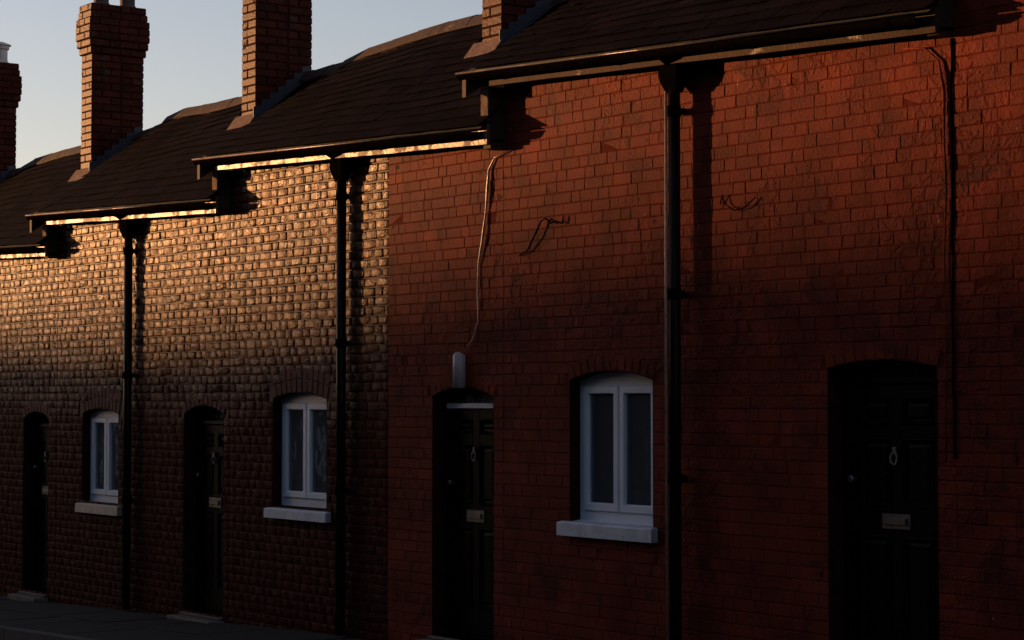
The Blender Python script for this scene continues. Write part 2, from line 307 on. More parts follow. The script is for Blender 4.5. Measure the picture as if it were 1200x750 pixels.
def make_house(H):
    x0, x1 = H['x0'], H['x1']; n = H['n']
    el, er = H['eave']; zl = gz(x0)
    def eave(x): return lerp(el, er, (x - x0) / (x1 - x0))
    root = bpy.data.objects.new('brick_house', None); root.location = (x0, 0, gz(x0)); COL.objects.link(root)
    root['label'] = H['label']; root['category'] = 'house'; root['group'] = 'terraced cottages along the street'
    ops = H['ops']
    # --- wall: joint backing with openings, reveals, side and rear walls
    def wallpiece(mkey, xa, xb, parent, name):
        b = MB(); YB = .0055 if mkey == 'gmort' else .0026
        br = {xa, xb}
        for o in ops:
            if o['x1'] > xa and o['x0'] < xb:
                for i in range(9): br.add(lerp(o['x0'], o['x1'], i / 8))
        br = sorted(x for x in br if xa <= x <= xb)
        for p, q in zip(br, br[1:]):
            if q - p < 1e-5: continue
            m = (p + q) / 2; tp, tq = eave(p) + .1, eave(q) + .1
            bo = gz(p) - .3
            o = next((o for o in ops if o['x0'] < m < o['x1']), None)
            if o is None: b.face([(p, YB, bo), (q, YB, bo), (q, YB, tq), (p, YB, tp)])
            else:
                b.face([(p, YB, bo), (q, YB, bo), (q, YB, o['z0']), (p, YB, o['z0'])])
                b.face([(p, YB, arc_z(o, p)), (q, YB, arc_z(o, q)), (q, YB, tq), (p, YB, tp)])
        return b.build(name, M[mkey], parent)
    if H['mat'] == 'split':
        wall = wallpiece('gmort', x0, GLOSS_EDGE, root, 'wall'); wall['label'] = 'browner glossy painted brickwork'
        wall2 = wallpiece('mmort', GLOSS_EDGE, x1, root, 'wall'); wall2['label'] = 'dull red painted brickwork'
    else:
        wall = wall2 = wallpiece('gmort' if H['mat'] == 'gloss' else 'mmort', x0, x1, root, 'wall')
    def wfor(x): return wall if x < GLOSS_EDGE else wall2
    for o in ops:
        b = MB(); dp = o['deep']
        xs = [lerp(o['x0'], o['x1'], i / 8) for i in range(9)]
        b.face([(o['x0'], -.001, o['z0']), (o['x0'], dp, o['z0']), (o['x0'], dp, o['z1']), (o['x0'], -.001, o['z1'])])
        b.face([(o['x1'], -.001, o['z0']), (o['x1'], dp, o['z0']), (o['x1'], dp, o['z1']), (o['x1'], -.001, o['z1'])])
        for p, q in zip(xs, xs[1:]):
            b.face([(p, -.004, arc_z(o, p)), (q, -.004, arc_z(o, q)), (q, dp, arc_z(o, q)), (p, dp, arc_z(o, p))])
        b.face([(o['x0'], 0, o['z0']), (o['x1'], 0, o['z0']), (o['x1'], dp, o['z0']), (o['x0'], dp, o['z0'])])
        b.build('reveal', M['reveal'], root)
    b = MB(); e = .004                                   # inner leaf, side and rear walls
    YR = 3.43; bo = gz(x0) - .3; rz = H['ridge'][0]
    br = sorted({x0 + e, x1 - e} | {v for o in ops for v in (o['x0'] - .02, o['x1'] + .02)})
    for p, q in zip(br, br[1:]):
        m = (p + q) / 2; o = next((o for o in ops if o['x0'] - .02 < m < o['x1'] + .02), None)
        if o is None: b.face([(p, .26, bo), (q, .26, bo), (q, .26, eave(q) + .2), (p, .26, eave(p) + .2)])
        else:
            b.face([(p, .26, bo), (q, .26, bo), (q, .26, o['z0']), (p, .26, o['z0'])])
            b.face([(p, .26, o['z1'] + o['rise'] + .02), (q, .26, o['z1'] + o['rise'] + .02), (q, .26, eave(q) + .2), (p, .26, eave(p) + .2)])
    for X, E_ in ((x0 + e, el), (x1 - e, er)):
        b.face([(X, .26, bo), (X, YR, bo), (X, YR, E_ + .1), (X, 1.5, rz - .08), (X, .26, E_ + .35)])
    b.build('inner_wall', M['plaster'], root)
    b = MB(); b.face([(x0, YR + .05, bo), (x1, YR + .05, bo), (x1, YR + .05, er + .1), (x0, YR + .05, el + .1)])
    b.build('rear_wall', M['matte'], root)
    # --- bricks
    cells = []; zmin = -2.62
    segs = [(x0, x1, .0765 if H['mat'] == 'gloss' else .08)] if H['mat'] != 'split' else [(x0, GLOSS_EDGE, .0765), (GLOSS_EDGE, x1, .08)]
    for sx0, sx1, COURSE in segs:
        k0 = int((gz(x0) - .1 - zmin) / COURSE); k1 = int((max(el, er) + .12 - zmin) / COURSE) + 1
        for k in range(k0, k1):
            za = zmin + k * COURSE; zb = za + COURSE; zc = (za + zb) / 2
        
            spans = [[sx0, sx1]]
            for o in ops:
                if zc < o['z0']: continue
                if zc <= o['z1'] - .0: cut = (o['x0'], o['x1'])
                else:
                    c, cz, Rr, am = ring(o); Rm = Rr + o['ring'] * .55
                    if zc >= cz + Rm: continue
                    hw = min(math.sqrt(Rm * Rm - (zc - cz) ** 2), (Rr + o['ring']) * math.sin(am) + .03)
                    cut = (c - hw, c + hw)
                ns = []
                for a, c_ in spans:
                    if cut[1] <= a or cut[0] >= c_: ns.append([a, c_])
                    else:
                        if cut[0] - a > .03: ns.append([a, cut[0]])
                        if c_ - cut[1] > .03: ns.append([cut[1], c_])
                spans = ns
            joints = []; x = sx0 - random.choice((0, .175)) if k % 3 else sx0 - .1
            i = k % 2
            while x < sx1:
                L_ = ((.205 if i % 2 == 0 else .108) if COURSE > .078 else (.17 if i % 2 == 0 else .115)) + random.uniform(-.010, .010); x += L_; i += 1; joints.append(x)
            for a, c_ in spans:
                js = [a] + [j for j in joints if a + .05 < j < c_ - .05] + [c_]
                for p, q in zip(js, js[1:]):
                    # cut at paint boundary
                    top = min(zb, eave((p + q) / 2) + .1)
                    if top - za < .03: continue
                    cells.append((p, q, za, top))
    def area(c):
        s1 = onscreen(c[0], 0, c[2]); s2 = onscreen(c[1], 0, c[3])
        if not s1 or not s2: return 0
        if s2[0] < 0 or s1[0] > 1200 or s1[1] < 0 or s2[1] > 750: return 0
        if s2[1] < 0: return 0
        return (s2[0] - s1[0]) * (s1[1] - s2[1])
    cells.sort(key=lambda c: -area(c) * (1.0 if c[3] - c[2] > .07 else .5))
    pool = {}
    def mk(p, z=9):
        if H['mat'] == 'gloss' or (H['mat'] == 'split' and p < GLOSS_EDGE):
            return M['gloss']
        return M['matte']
    for c in cells[:290]:
        if area(c) <= 0: break
        mm = mk((c[0] + c[1]) / 2, c[2]); gl = mm == M['gloss']; key = (mm.name, c[2] > 0, round((c[1] - c[0]) / .012), round((c[3] - c[2]) / .012)); lst = pool.setdefault(key, [])
        pass
        if len(lst) < 6:
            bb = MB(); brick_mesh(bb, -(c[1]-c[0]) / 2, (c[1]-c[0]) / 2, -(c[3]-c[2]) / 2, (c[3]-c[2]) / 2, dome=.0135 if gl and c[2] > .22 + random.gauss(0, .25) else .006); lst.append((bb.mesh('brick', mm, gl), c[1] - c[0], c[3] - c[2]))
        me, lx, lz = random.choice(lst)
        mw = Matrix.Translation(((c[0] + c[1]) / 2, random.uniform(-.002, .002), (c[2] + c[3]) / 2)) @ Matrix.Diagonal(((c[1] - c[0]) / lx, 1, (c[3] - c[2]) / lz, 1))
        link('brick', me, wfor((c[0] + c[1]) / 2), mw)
    rest = [c for c in cells[290:]] if area(cells[0]) > 0 else cells
    if area(cells[0]) > 0 and area(cells[289]) <= 0:
        rest = [c for c in cells if area(c) <= 0]
    for wobj, test in ((wall, lambda x: H['mat'] != 'split' or x < GLOSS_EDGE), (wall2, lambda x: H['mat'] == 'split' and x >= GLOSS_EDGE)):
        bs = {}
        for c in rest:
            if test((c[0] + c[1]) / 2):
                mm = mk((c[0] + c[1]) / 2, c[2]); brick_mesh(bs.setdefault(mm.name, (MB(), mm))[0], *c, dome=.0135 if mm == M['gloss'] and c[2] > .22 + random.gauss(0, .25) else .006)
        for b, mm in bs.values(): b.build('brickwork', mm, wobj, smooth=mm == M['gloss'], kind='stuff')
    # --- arch rings
    for o in ops:
        c, cz, Rr, am = ring(o); am2 = am + .012 / Rr; nv = max(7, int(2 * am2 * (Rr + .1) / .082))
        for i in range(nv):
            for lo, hi in (((0, o['ring']),) if o['ring'] < .15 else ((0, o['ring'] / 2), (o['ring'] / 2, o['ring']))):
                a0, a1 = -am2 + 2 * am2 * i / nv, -am2 + 2 * am2 * (i + 1) / nv
                b = MB(); g_ = .0035; pts = []
                y = -.002 + random.uniform(-.0015, .0015); da = g_ / Rr
                for yy, ins in ((.012, 0), (y + .003, .001), (y, .006)):
                    ad = da + ins / Rr
                    for aa, rr in ((a0 + ad, Rr + lo + g_ + ins), (a1 - ad, Rr + lo + g_ + ins), (a1 - ad, Rr + hi - g_ - ins), (a0 + ad, Rr + hi - g_ - ins)):
                        pts.append((c + rr * math.sin(aa), yy, cz + rr * math.cos(aa)))
                F = [(8, 9, 10, 11)]
                for r in (0, 4):
                    for q in range(4): F.append((r + q, r + (q + 1) % 4, r + 4 + (q + 1) % 4, r + 4 + q))
                b.add(pts, F); b.build('arch_brick', mk(c) if mk(c) == M['matte'] else M['arch'], wfor(c))
    # --- windows and doors
    for o in ops:
        (make_window if o['type'] == 'window' else make_door)(o, root)
    # --- fascia, soffit, gutter, end board
    s_ = (er - el) / (x1 - x0); FX0 = x0 + H.get('fx', -.09)
    b = MB(); nseg = 10
    for i in range(nseg):
        p, q = lerp(FX0, x1 - .0, i / nseg), lerp(FX0, x1, (i + 1) / nseg); w0 = .003 * math.sin(i * 2.1 + n); w1 = .003 * math.sin((i + 1) * 2.1 + n)
        P = [(p, -.15 + w0, eave(p) + w0), (q, -.15 + w1, eave(q) + w1), (q, -.125, eave(q)), (p, -.125, eave(p))]
        b.hexa(P + [(x, y, z + .15) for x, y, z in P], .5)
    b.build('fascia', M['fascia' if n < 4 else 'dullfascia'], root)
    b = MB(); b.prism([(-.127, el + .012), (.02, el + .02), (.02, el + .05), (-.127, el + .032)], x0 + .01, x1, er - el); b.build('soffit', M['soffit'], root)
    # gutter
    gx0, gx1 = x0 - H.get('gover', .24), x1 - .06
    zg = lambda x: eave(x) + .092
    prof = []
    for i in range(9):
        a = math.pi + math.pi * i / 8; prof.append((-.207 + .053 * math.cos(a), .053 * math.sin(a)))
    for i in range(8, -1, -1):
        a = math.pi + math.pi * i / 8; prof.append((-.207 + .045 * math.cos(a), .045 * math.sin(a)))
    b = MB(); b.prism([(y, z + zg(gx0)) for y, z in prof], gx0, gx1, zg(gx1) - zg(gx0))
    b.prism([(-.207 + .05 * math.cos(math.pi + math.pi * i / 8), zg(gx0) + .05 * math.sin(math.pi + math.pi * i / 8)) for i in range(9)], gx0 + .002, gx0 + .01, 0)
    gut = b.build('gutter', M['black'], root)
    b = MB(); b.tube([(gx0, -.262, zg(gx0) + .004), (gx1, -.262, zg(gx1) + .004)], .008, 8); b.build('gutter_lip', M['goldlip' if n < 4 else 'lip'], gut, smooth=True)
    for i in range(4):
        xx = lerp(gx0 + .35, gx1 - .25, i / 3); b = MB()
        b.prism([(-.207 + .058 * math.cos(math.pi + math.pi * i_ / 8), zg(xx) + .058 * math.sin(math.pi + math.pi * i_ / 8)) for i_ in range(9)] + [(-.15, zg(xx) + .008), (-.266, zg(xx) + .006)], xx, xx + .05)
        b.build('gutter_bracket', M['black'], gut)
    # kneeler at the left end, closing the lower neighbour's eaves
    kb_ = H['knee']; b = MB(); b.box((x0 - .10, -.115, kb_), (x0, .02, eave(x0) + .0), .5, .006); kn = b.build('kneeler', M['soffit'], root)
    b = MB(); b.box((x0 - .105, -.135, kb_ + .2), (x0 - .01, -.117, eave(x0) - .003), .5, .004); b.build('kneeler_face', M['lime'], kn)
    # --- downpipe
    if H.get('pipe') is not None:
        px, pt = H['pipe'], eave(H['pipe']); yb = -.085 if n > 3 else -.060
        b = MB(); b.tube([(px, yb, pt - .16), (px, yb, gz(px) + .02)], .04, 14); dpz = b.build('downpipe', M['pipe'], root, smooth=True)
        b = MB(); h = [(.088, 0), (.088, -.07), (.078, -.11), (.046, -.18)]
        for (r0, z0_), (r1, z1_) in zip(h, h[1:]):
            ya = lambda r: (yb - r * .7, min(yb + r * .7, -.006))
            A0, A1 = ya(r0), ya(r1)
            P = [(px - r1, A1[0], pt + z1_), (px + r1, A1[0], pt + z1_), (px + r1, A1[1], pt + z1_), (px - r1, A1[1], pt + z1_),
                 (px - r0, A0[0], pt + z0_), (px + r0, A0[0], pt + z0_), (px + r0, A0[1], pt + z0_), (px - r0, A0[1], pt + z0_)]
            b.hexa(P, .5)
        b.build('hopper', M['black'], dpz)
        b = MB(); b.tube([(px, yb - .01, pt - .02), (px, -.14, pt + .03), (px, -.2, pt + .06)], .035, 10); b.build('gutter_outlet', M['black'], dpz, smooth=True)
        if n == 4:  # added pale strip stands in for the pipe's sunlit left edge
            b = MB(); b.tube([(px - .038, yb - .040, pt - .17), (px - .039, yb - .041, 0.6), (px - .038, yb - .040, gz(px) + .05)], .009, 6); b.build('sunlit_edge_strip', M['pale'], dpz, smooth=True)
        for zc in (pt - .30, pt - 1.5, pt - 2.7):
            b = MB(); b.tube([(px, yb, zc - .035), (px, yb, zc + .035)], .046, 14); b.box((px - .03, -.04, zc - .02), (px + .03, -.004, zc + .02), .5, .004)
            b.build('pipe_collar', M['black'], dpz)
    make_roof(H, root, eave)
    return root

def make_window(o, root):
    w_ = o['x1'] - o['x0']; X0, X1, Z0, Z1 = o['x0'], o['x1'], o['z0'], o['z1']; Y = o['set']
    fr = MB(); t = .045
    # frame: jambs, bottom rail, arched head panel
    fr.box((X0 + .003, Y, Z0 + .004), (X0 + t + .01, Y + .06, Z1), .5, .003); fr.box((X1 - t - .01, Y, Z0 + .004), (X1 - .003, Y + .06, Z1), .5, .003)
    fr.box((X0 + t + .01, Y, Z0 + .004), (X1 - t - .01, Y + .06, Z0 + .075), .5, .003)
    cx = (X0 + X1) / 2; hz = Z1 - .035
    fr.box((cx - .012, Y + .004, Z0 + .075), (cx + .012, Y + .055, hz), .5)
    n = 12
    top = [(lerp(X0 + .003, X1 - .003, i / n)) for i in range(n + 1)]
    P = [(x, arc_z(o, x) - .003) for x in top] + [(X1 - t - .01, hz), (X0 + t + .01, hz)]
    k = len(P); V = [(x, Y, z) for x, z in P] + [(x, Y + .06, z) for x, z in P]
    fr.add(V, [tuple(range(k)), tuple(range(2 * k - 1, k - 1, -1))] + [(i, k + i, k + (i + 1) % k, (i + 1) % k) for i in range(k)], .5)
    win = fr.build('window', M['white'], root)
    zb = Z0 + .077
    for a, c in ((X0 + t + .012, cx - .006), (cx + .006, X1 - t - .012)):
        b = MB(); s = .048; y0, y1 = Y - .016, Y + .045; ht = hz - .002
        for P0, P1, P2, P3, Q0, Q1, Q2, Q3 in (
            ((a, zb), (c, zb), (c, ht), (a, ht), (a + s, zb + s), (c - s, zb + s), (c - s, ht - s), (a + s, ht - s)),):
            out = [P0, P1, P2, P3]; inn = [Q0, Q1, Q2, Q3]
            chi = [(x + (.008 if x < (a + c) / 2 else -.008), z + (.008 if z < (zb + ht) / 2 else -.008)) for x, z in inn]
            rings = [[(x, y1, z) for x, z in out], [(x, y0 + .005, z) for x, z in out], [(x + (.005 if x == a else -.005), y0, z + (.005 if z == zb else -.005)) for x, z in out],
                     [(x, y0, z) for x, z in inn], [(x, y0 + .018, z) for x, z in chi], [(x, y1, z) for x, z in chi]]
            pts = [p for r in rings for p in r]; F = []
            for r in range(5):
                for i in range(4): F.append((r * 4 + i, r * 4 + (i + 1) % 4, r * 4 + 4 + (i + 1) % 4, r * 4 + 4 + i))
            b.add(pts, F, .5)
        cs = b.build('casement', M['white'], win)
        # glazing and its gasket go one level up: they belong to the window
        b = MB(); s2 = s + .008
        b.box((a + s2 - .002, Y + .010, zb + s2 - .002), (c - s2 + .002, Y + .026, ht - s2 + .002)); b.build('pane', M['glass'], win)
    b = MB(); n = 40
    for i in range(n):
        xa, xb = lerp(X0 + .03, X1 - .03, i / n), lerp(X0 + .03, X1 - .03, (i + 1) / n)
        ya, yb_ = .2 + .012 * math.sin(i * 1.3), .2 + .012 * math.sin((i + 1) * 1.3)
        b.face([(xa, ya, Z0 + .05), (xb, yb_, Z0 + .05), (xb, yb_, Z0 + o.get('net', .22)), (xa, ya, Z0 + o.get('net', .22))], .5)
    b.build('net_curtain', M['curtain'], win)
    b = MB(); sx0, sx1, sz0, sz1, sp = o['sill']
    bm_y = -sp
    b.add([(sx0, bm_y, sz0), (sx1, bm_y, sz0), (sx1, .10, sz0 + .0), (sx0, .10, sz0), (sx0, bm_y, sz1 - .012), (sx1, bm_y, sz1 - .012), (sx1, .10, sz1 + .012), (sx0, .10, sz1 + .012), (sx0, bm_y + .01, sz1 - .003), (sx1, bm_y + .01, sz1 - .003)],
          [(0, 3, 2, 1), (0, 1, 5, 4), (4, 5, 9, 8), (8, 9, 6, 7), (0, 4, 8, 7, 3), (1, 2, 6, 9, 5), (3, 7, 6, 2)], .5)
    b.build('sill', M[o.get('sillmat', 'sill')], win)

def make_door(o, root):
    X0, X1, Z0, Z1 = o['x0'], o['x1'], o['z0'], o['z1']; Y = o['set']; t = .05
    tz = Z1 - o.get('trans', .06)
    fr = MB()
    fr.box((X0 + .003, Y - .01, Z0), (X0 + t, Y + .07, Z1), .5, .004); fr.box((X1 - t, Y - .01, Z0), (X1 - .003, Y + .07, Z1), .5, .004)
    n = 10; xs = [lerp(X0 + .004, X1 - .004, i / n) for i in range(n + 1)]
    for p, q in zip(xs, xs[1:]):
        zp, zq = arc_z(o, p) - .004, arc_z(o, q) - .004
        P = [(p, Y - .01, zp - .045), (q, Y - .01, zq - .045), (q, Y + .07, zq - .045), (p, Y + .07, zp - .045)]
        fr.hexa(P + [(p, Y - .01, zp), (q, Y - .01, zq), (q, Y + .07, zq), (p, Y + .07, zp)], .5)
    fr.box((X0 + t, Y + .0, Z0), (X1 - t, Y + .07, Z0 + .03), .5, .003)
    frame = fr.build('door_frame', M['door'], root)
    b = MB(); b.box((X0 + .03, Y - .03, tz - .03), (X1 - .03, Y + .06, tz + .012), .5, .006)
    b.build('transom', M['white'] if o.get('bar') else M['door'], frame)
    b = MB(); k = [(x, arc_z(o, x) - .04) for x in xs[1:-1]]; P = k + [(xs[-2], tz + .012), (xs[1], tz + .012)]
    m_ = len(P); V = [(x, Y + .02, z) for x, z in P] + [(x, Y + .028, z) for x, z in P]
    b.add(V, [tuple(range(m_)), tuple(range(2 * m_ - 1, m_ - 1, -1))] + [(i, m_ + i, m_ + (i + 1) % m_, (i + 1) % m_) for i in range(m_)], .5)
    b.build('fanlight', M['glass'], frame)
    # leaf: stiles and rails round recessed panels
    a, c, zb, zt = X0 + t + .003, X1 - t - .003, Z0 + .033, tz - .033
    H_ = zt - zb; st = .095; mid = (a + c) / 2
    rails = [(zb, zb + .2), (o['lock'] - .085, o['lock'] + .085), (o['top'] - .04, o['top'] + .04), (zt - .08, zt)]
    b = MB()
    b.box((a, Y + .01, zb), (c, Y + .035, zt), .5)                      # core, face at Y+.01
    for xa, xb in ((a, a + st), (mid - .045, mid + .045), (c - st, c)): b.box((xa, Y - .008, zb), (xb, Y + .012, zt), .5, .004)
    for za, zc in rails:
        for xa, xb in ((a + st, mid - .045), (mid + .045, c - st)): b.box((xa - .002, Y - .0075, za), (xb + .002, Y + .012, zc), .5, .004)
    leaf = b.build('door', M['door'], root)
    for (z0, z1) in ((rails[0][1], rails[1][0]), (rails[1][1], rails[2][0]), (rails[2][1], rails[3][0])):
        for xa, xb in ((a + st, mid - .045), (mid + .045, c - st)):
            if z1 - z0 < .05: continue
            b = MB(); q = .022
            out = [(xa, z0), (xb, z0), (xb, z1), (xa, z1)]
            def ins(d): return [(xa + d, z0 + d), (xb - d, z0 + d), (xb - d, z1 - d), (xa + d, z1 - d)]
            rs = [(Y - .010, ins(0)), (Y - .014, ins(.006)), (Y + .006, ins(q)), (Y + .007, ins(q + .012)), (Y - .002, ins(q + .03))]
            pts = [(x, y, z) for y, r in rs for x, z in r]; F = [tuple(range(16, 20))]
            for r in range(4):
                for i in range(4): F.append((r * 4 + i, r * 4 + (i + 1) % 4, r * 4 + 4 + (i + 1) % 4, r * 4 + 4 + i))
            b.add(pts, F, .5); b.build('door_panel', M['door'], leaf)
    b = MB(); lw = .115; L_ = o['lock']
    b.box((mid - lw, Y - .016, L_ - .045), (mid + lw, Y - .007, L_ + .045), .5, .003); b.box((mid - lw + .03, Y - .026, L_ - .02), (mid + lw - .03, Y - .015, L_ + .022), .5, .004)
    b.build('letter_plate', M['metal'], leaf)
    b = MB(); kz = o['knock']; ring_ = [(mid + .026 * math.cos(q), Y - .03, kz + .036 * math.sin(q)) for q in [math.pi * 2 * i / 14 for i in range(15)]]
    b.tube(ring_, .007, 6, cap=False); b.box((mid - .016, Y - .034, kz + .025), (mid + .016, Y - .006, kz + .07), .5, .005)
    b.build('knocker', M['metal'], leaf)
    b = MB(); b.tube([(a + .05, Y - .008, L_ + .24), (a + .05, Y - .03, L_ + .24), (a + .05, Y - .05, L_ + .24), (a + .05, Y - .06, L_ + .24)], [.012, .012, .026, .016], 10)
    b.build('door_knob', M['metal'], leaf)
    b = MB(); b.box((X0 + .002, -.05, Z0 - .02), (X1 - .002, Y + .06, Z0 - .0), .5, .006); b.build('threshold', M['step'], root)
    b = MB(); b.box((X0 - .03, -.16, gz((X0 + X1) / 2) - .1), (X1 + .03, .008, Z0 - .023), .5, .012); b.build('doorstep', M['step'], root)

def make_roof(H, root, eave):
    x0, x1, n = H['x0'], H['x1'], H['n']; rl, rr = H['ridge']; YE, YR = -.235, 1.5
    ro = .45
    ex0, ex1, rx0, rx1 = x0 - .2, x1 + .02, x0 - ro, x1 - ro + .1
    def surf(u, v, dn=0.0):                     # u 0..1 along the eave, v 0..1 up the slope
        xe, xr = lerp(ex0, ex1, u), lerp(rx0, rx1, u)
        ze = eave(xe) + .118; zr = lerp(rl, rr, u) - .03
        sw = max(0, 1 - (xr - rx0) / .45); zr -= .055 * sw * sw
        x, y = lerp(xe, xr, v), lerp(YE, YR, v); z = lerp(ze, zr, v) + .012 * math.sin(3 * x + n) * math.sin(math.pi * v) + .022 * v * math.sin(1.9 * x + 2 * n) - .03 * v * math.sin(math.pi * u)
        nn = Vector((0, -(zr - ze), YR - YE)).normalized()
        return Vector((x, y, z)) + nn * dn
    b = MB(); nu, nv = 14, 6
    for i in range(nu):
        for j in range(nv):
            b.face([surf(i / nu, j / nv, -.014), surf((i + 1) / nu, j / nv, -.014), surf((i + 1) / nu, (j + 1) / nv, -.014), surf(i / nu, (j + 1) / nv, -.014)], .5)
    # rear slope and verge edge
    zrL, zrR = surf(0, 1).z, surf(1, 1).z
    b.face([(rx0, YR, zrL - .014), (rx1, YR, zrR - .014), (x1, 3.55, eave(x1)), (x0, 3.55, eave(x0))], .5)
    roof = b.build('roof', M['felt'], root)
    # slates
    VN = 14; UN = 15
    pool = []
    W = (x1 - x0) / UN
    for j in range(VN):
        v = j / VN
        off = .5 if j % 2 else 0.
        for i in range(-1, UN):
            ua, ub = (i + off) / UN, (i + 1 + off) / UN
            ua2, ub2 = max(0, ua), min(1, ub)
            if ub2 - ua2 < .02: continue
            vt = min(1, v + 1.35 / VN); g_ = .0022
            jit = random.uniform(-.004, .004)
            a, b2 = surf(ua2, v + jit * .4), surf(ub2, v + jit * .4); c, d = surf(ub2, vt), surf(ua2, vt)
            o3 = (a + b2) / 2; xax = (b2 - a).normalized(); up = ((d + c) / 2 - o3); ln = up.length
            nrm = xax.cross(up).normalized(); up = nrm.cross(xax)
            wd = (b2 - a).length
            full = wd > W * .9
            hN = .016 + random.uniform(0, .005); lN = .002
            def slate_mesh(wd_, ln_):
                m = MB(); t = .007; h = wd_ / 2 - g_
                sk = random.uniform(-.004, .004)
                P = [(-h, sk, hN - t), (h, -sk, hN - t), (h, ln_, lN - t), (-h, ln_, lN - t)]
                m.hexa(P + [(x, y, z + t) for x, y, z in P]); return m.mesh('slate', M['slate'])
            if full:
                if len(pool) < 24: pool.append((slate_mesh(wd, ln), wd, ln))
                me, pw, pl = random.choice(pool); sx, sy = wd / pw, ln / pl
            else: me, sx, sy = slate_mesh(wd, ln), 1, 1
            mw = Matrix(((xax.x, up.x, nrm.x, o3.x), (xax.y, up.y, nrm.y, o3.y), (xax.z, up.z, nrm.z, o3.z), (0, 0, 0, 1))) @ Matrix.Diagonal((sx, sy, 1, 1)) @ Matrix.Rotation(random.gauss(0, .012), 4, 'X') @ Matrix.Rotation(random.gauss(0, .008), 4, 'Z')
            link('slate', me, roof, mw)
    # verge: mortar fillet along the left edge standing on the lower roof
    b = MB(); m = 16
    for j in range(m):
        p, q = surf(0, j / m), surf(0, (j + 1) / m)
        d1, d2 = lerp(.20, .16, j / m), lerp(.20, .16, (j + 1) / m)
        e1 = random.uniform(0, .004)
        P = [p + Vector((.004, 0, -d1)), q + Vector((.004, 0, -d2)), q + Vector((.05, 0, -d2)), p + Vector((.05, 0, -d1)),
             p + Vector((.004 - e1, 0, -.006)), q + Vector((.004, 0, -.006)), q + Vector((.05, 0, -.02)), p + Vector((.05, 0, -.02))]
        b.hexa(P, .5)
    b.build('verge', M['soffit'], roof)
    # ridge tiles
    nt_ = 10
    for i in range(nt_):
        a, c = surf(i / nt_, 1), surf((i + 1) / nt_ + .004, 1); lift = random.uniform(-.004, .012)
        b = MB(); pts = []
        for e_, p in ((0, a), (1, c)):
            for y, z in ((-.13, -.075), (-.10, -.035), (-.05, .022), (0, .04), (.05, .022), (.10, -.035), (.13, -.075)):
                pts.append((p.x + (.004 if e_ == 0 else -.004), p.y + y, p.z + z + .012 + lift))
            for y, z in ((.12, -.09), (.04, .0), (0, .015), (-.04, .0), (-.12, -.09)):
                pts.append((p.x + (.004 if e_ == 0 else -.004), p.y + y, p.z + z + .0 + lift))
        F = [tuple(range(12)), tuple(range(23, 11, -1))] + [(q, 12 + q, 12 + (q + 1) % 12, (q + 1) % 12) for q in range(12)]
        b.add(pts, F); b.build('ridge_tile', M['ridge'], roof)
    # mortar where this ridge steps up over the lower one
    p = surf(0, 1); b = MB()
    b.tube([p + Vector((-.22, -.02, -.155)), p + Vector((-.1, -.015, -.10)), p + Vector((.0, 0, -.045)), p + Vector((.14, 0, -.02)), p + Vector((.3, 0, -.01))], [.03, .05, .075, .07, .04], 9)
    b.build('ridge_mortar', M['lime'], roof, smooth=True)
    # chimney
    if H.get('chim'):
        cx1, ct, pots = H['chim']; cx0 = cx1 - .285; ya, yb = .90, 1.53
        base = 2.0
        core = MB(); br = MB(); k = 0
        z = base; core.box((cx0 + .008, ya + .008, base), (cx1 - .008, yb - .008, ct - .02), .5)
        while z < ct - .01:
            e = 0; d = ct - z
            if d < .10: e = .02
            elif d < .17: e = .03
            elif d < .40: e = .05
            elif d < .48: e = .04
            elif d < .56: e = .02
            z1 = z + .08
            X0, X1, Y0, Y1 = cx0 - e, cx1 + e, ya - e, yb + e
            if e: core.box((X0 + .008, Y0 + .008, z), (X1 - .008, Y1 - .008, z1), .5)
            g_ = .0045
            def cell(p0, p1, fixed, axis, sgn):
                t = random.random(); dd = random.uniform(-.002, .003); q = .006
                def P(u, zz, dep):
                    return (u, fixed + sgn * dep, zz) if axis == 'y' else (fixed + sgn * dep, u, zz)
                pts = [P(u, zz, -.012) for u, zz in ((p0 + g_, z + g_), (p1 - g_, z + g_), (p1 - g_, z1 - g_), (p0 + g_, z1 - g_))] + \
                      [P(u, zz, dd) for u, zz in ((p0 + g_ + q, z + g_ + q), (p1 - g_ - q, z + g_ + q), (p1 - g_ - q, z1 - g_ - q), (p0 + g_ + q, z1 - g_ - q))]
                br.add(pts, [(4, 5, 6, 7)] + [(i, (i + 1) % 4, 4 + (i + 1) % 4, 4 + i) for i in range(4)], t)
            def run(A, B, fixed, axis, sgn, st):
                u = A; tgl = st
                while u < B - .02:
                    L_ = .235 if tgl % 2 else .12; v = min(B, u + L_)
                    if B - v < .06: v = B
                    cell(u, v, fixed, axis, sgn); u = v; tgl += 1
            run(X0, X1, Y0, 'y', -1, k); run(X0, X1, Y1, 'y', 1, k); run(Y0, Y1, X0, 'x', -1, k + 1); run(Y0, Y1, X1, 'x', 1, k + 1)
            z = z1; k += 1
        core.box((cx0 + .0, ya + .0, ct - .01), (cx1 - .0, yb, ct + .03), .5, .015)
        ch = core.build('chimney', M['chmort'], roof); br.build('brickwork', M['chim'], ch, kind='stuff')
        for i in range(pots[0]):
            py = lerp(ya + .17, yb - .17, (i + .5) / pots[0]) if pots[0] > 1 else yb - .16
            if pots[0] == 2: py = ya + .17 + i * .32
            b = MB(); X = (cx0 + cx1) / 2; rad = [.105, .10, .085, .085, .105, .105, .075]; zz = [0, .03, .05, pots[1] - .05, pots[1] - .045, pots[1], pots[1]]
            b.tube([(X, py, ct + .03 + q) for q in zz[:6]], rad[:6], 14)
            if pots[2] == 'pale': b.tube([(X, py, ct + pots[1] + .03), (X, py, ct + pots[1] + .045), (X, py, ct + pots[1] + .08)], [.13, .125, .03], 14)
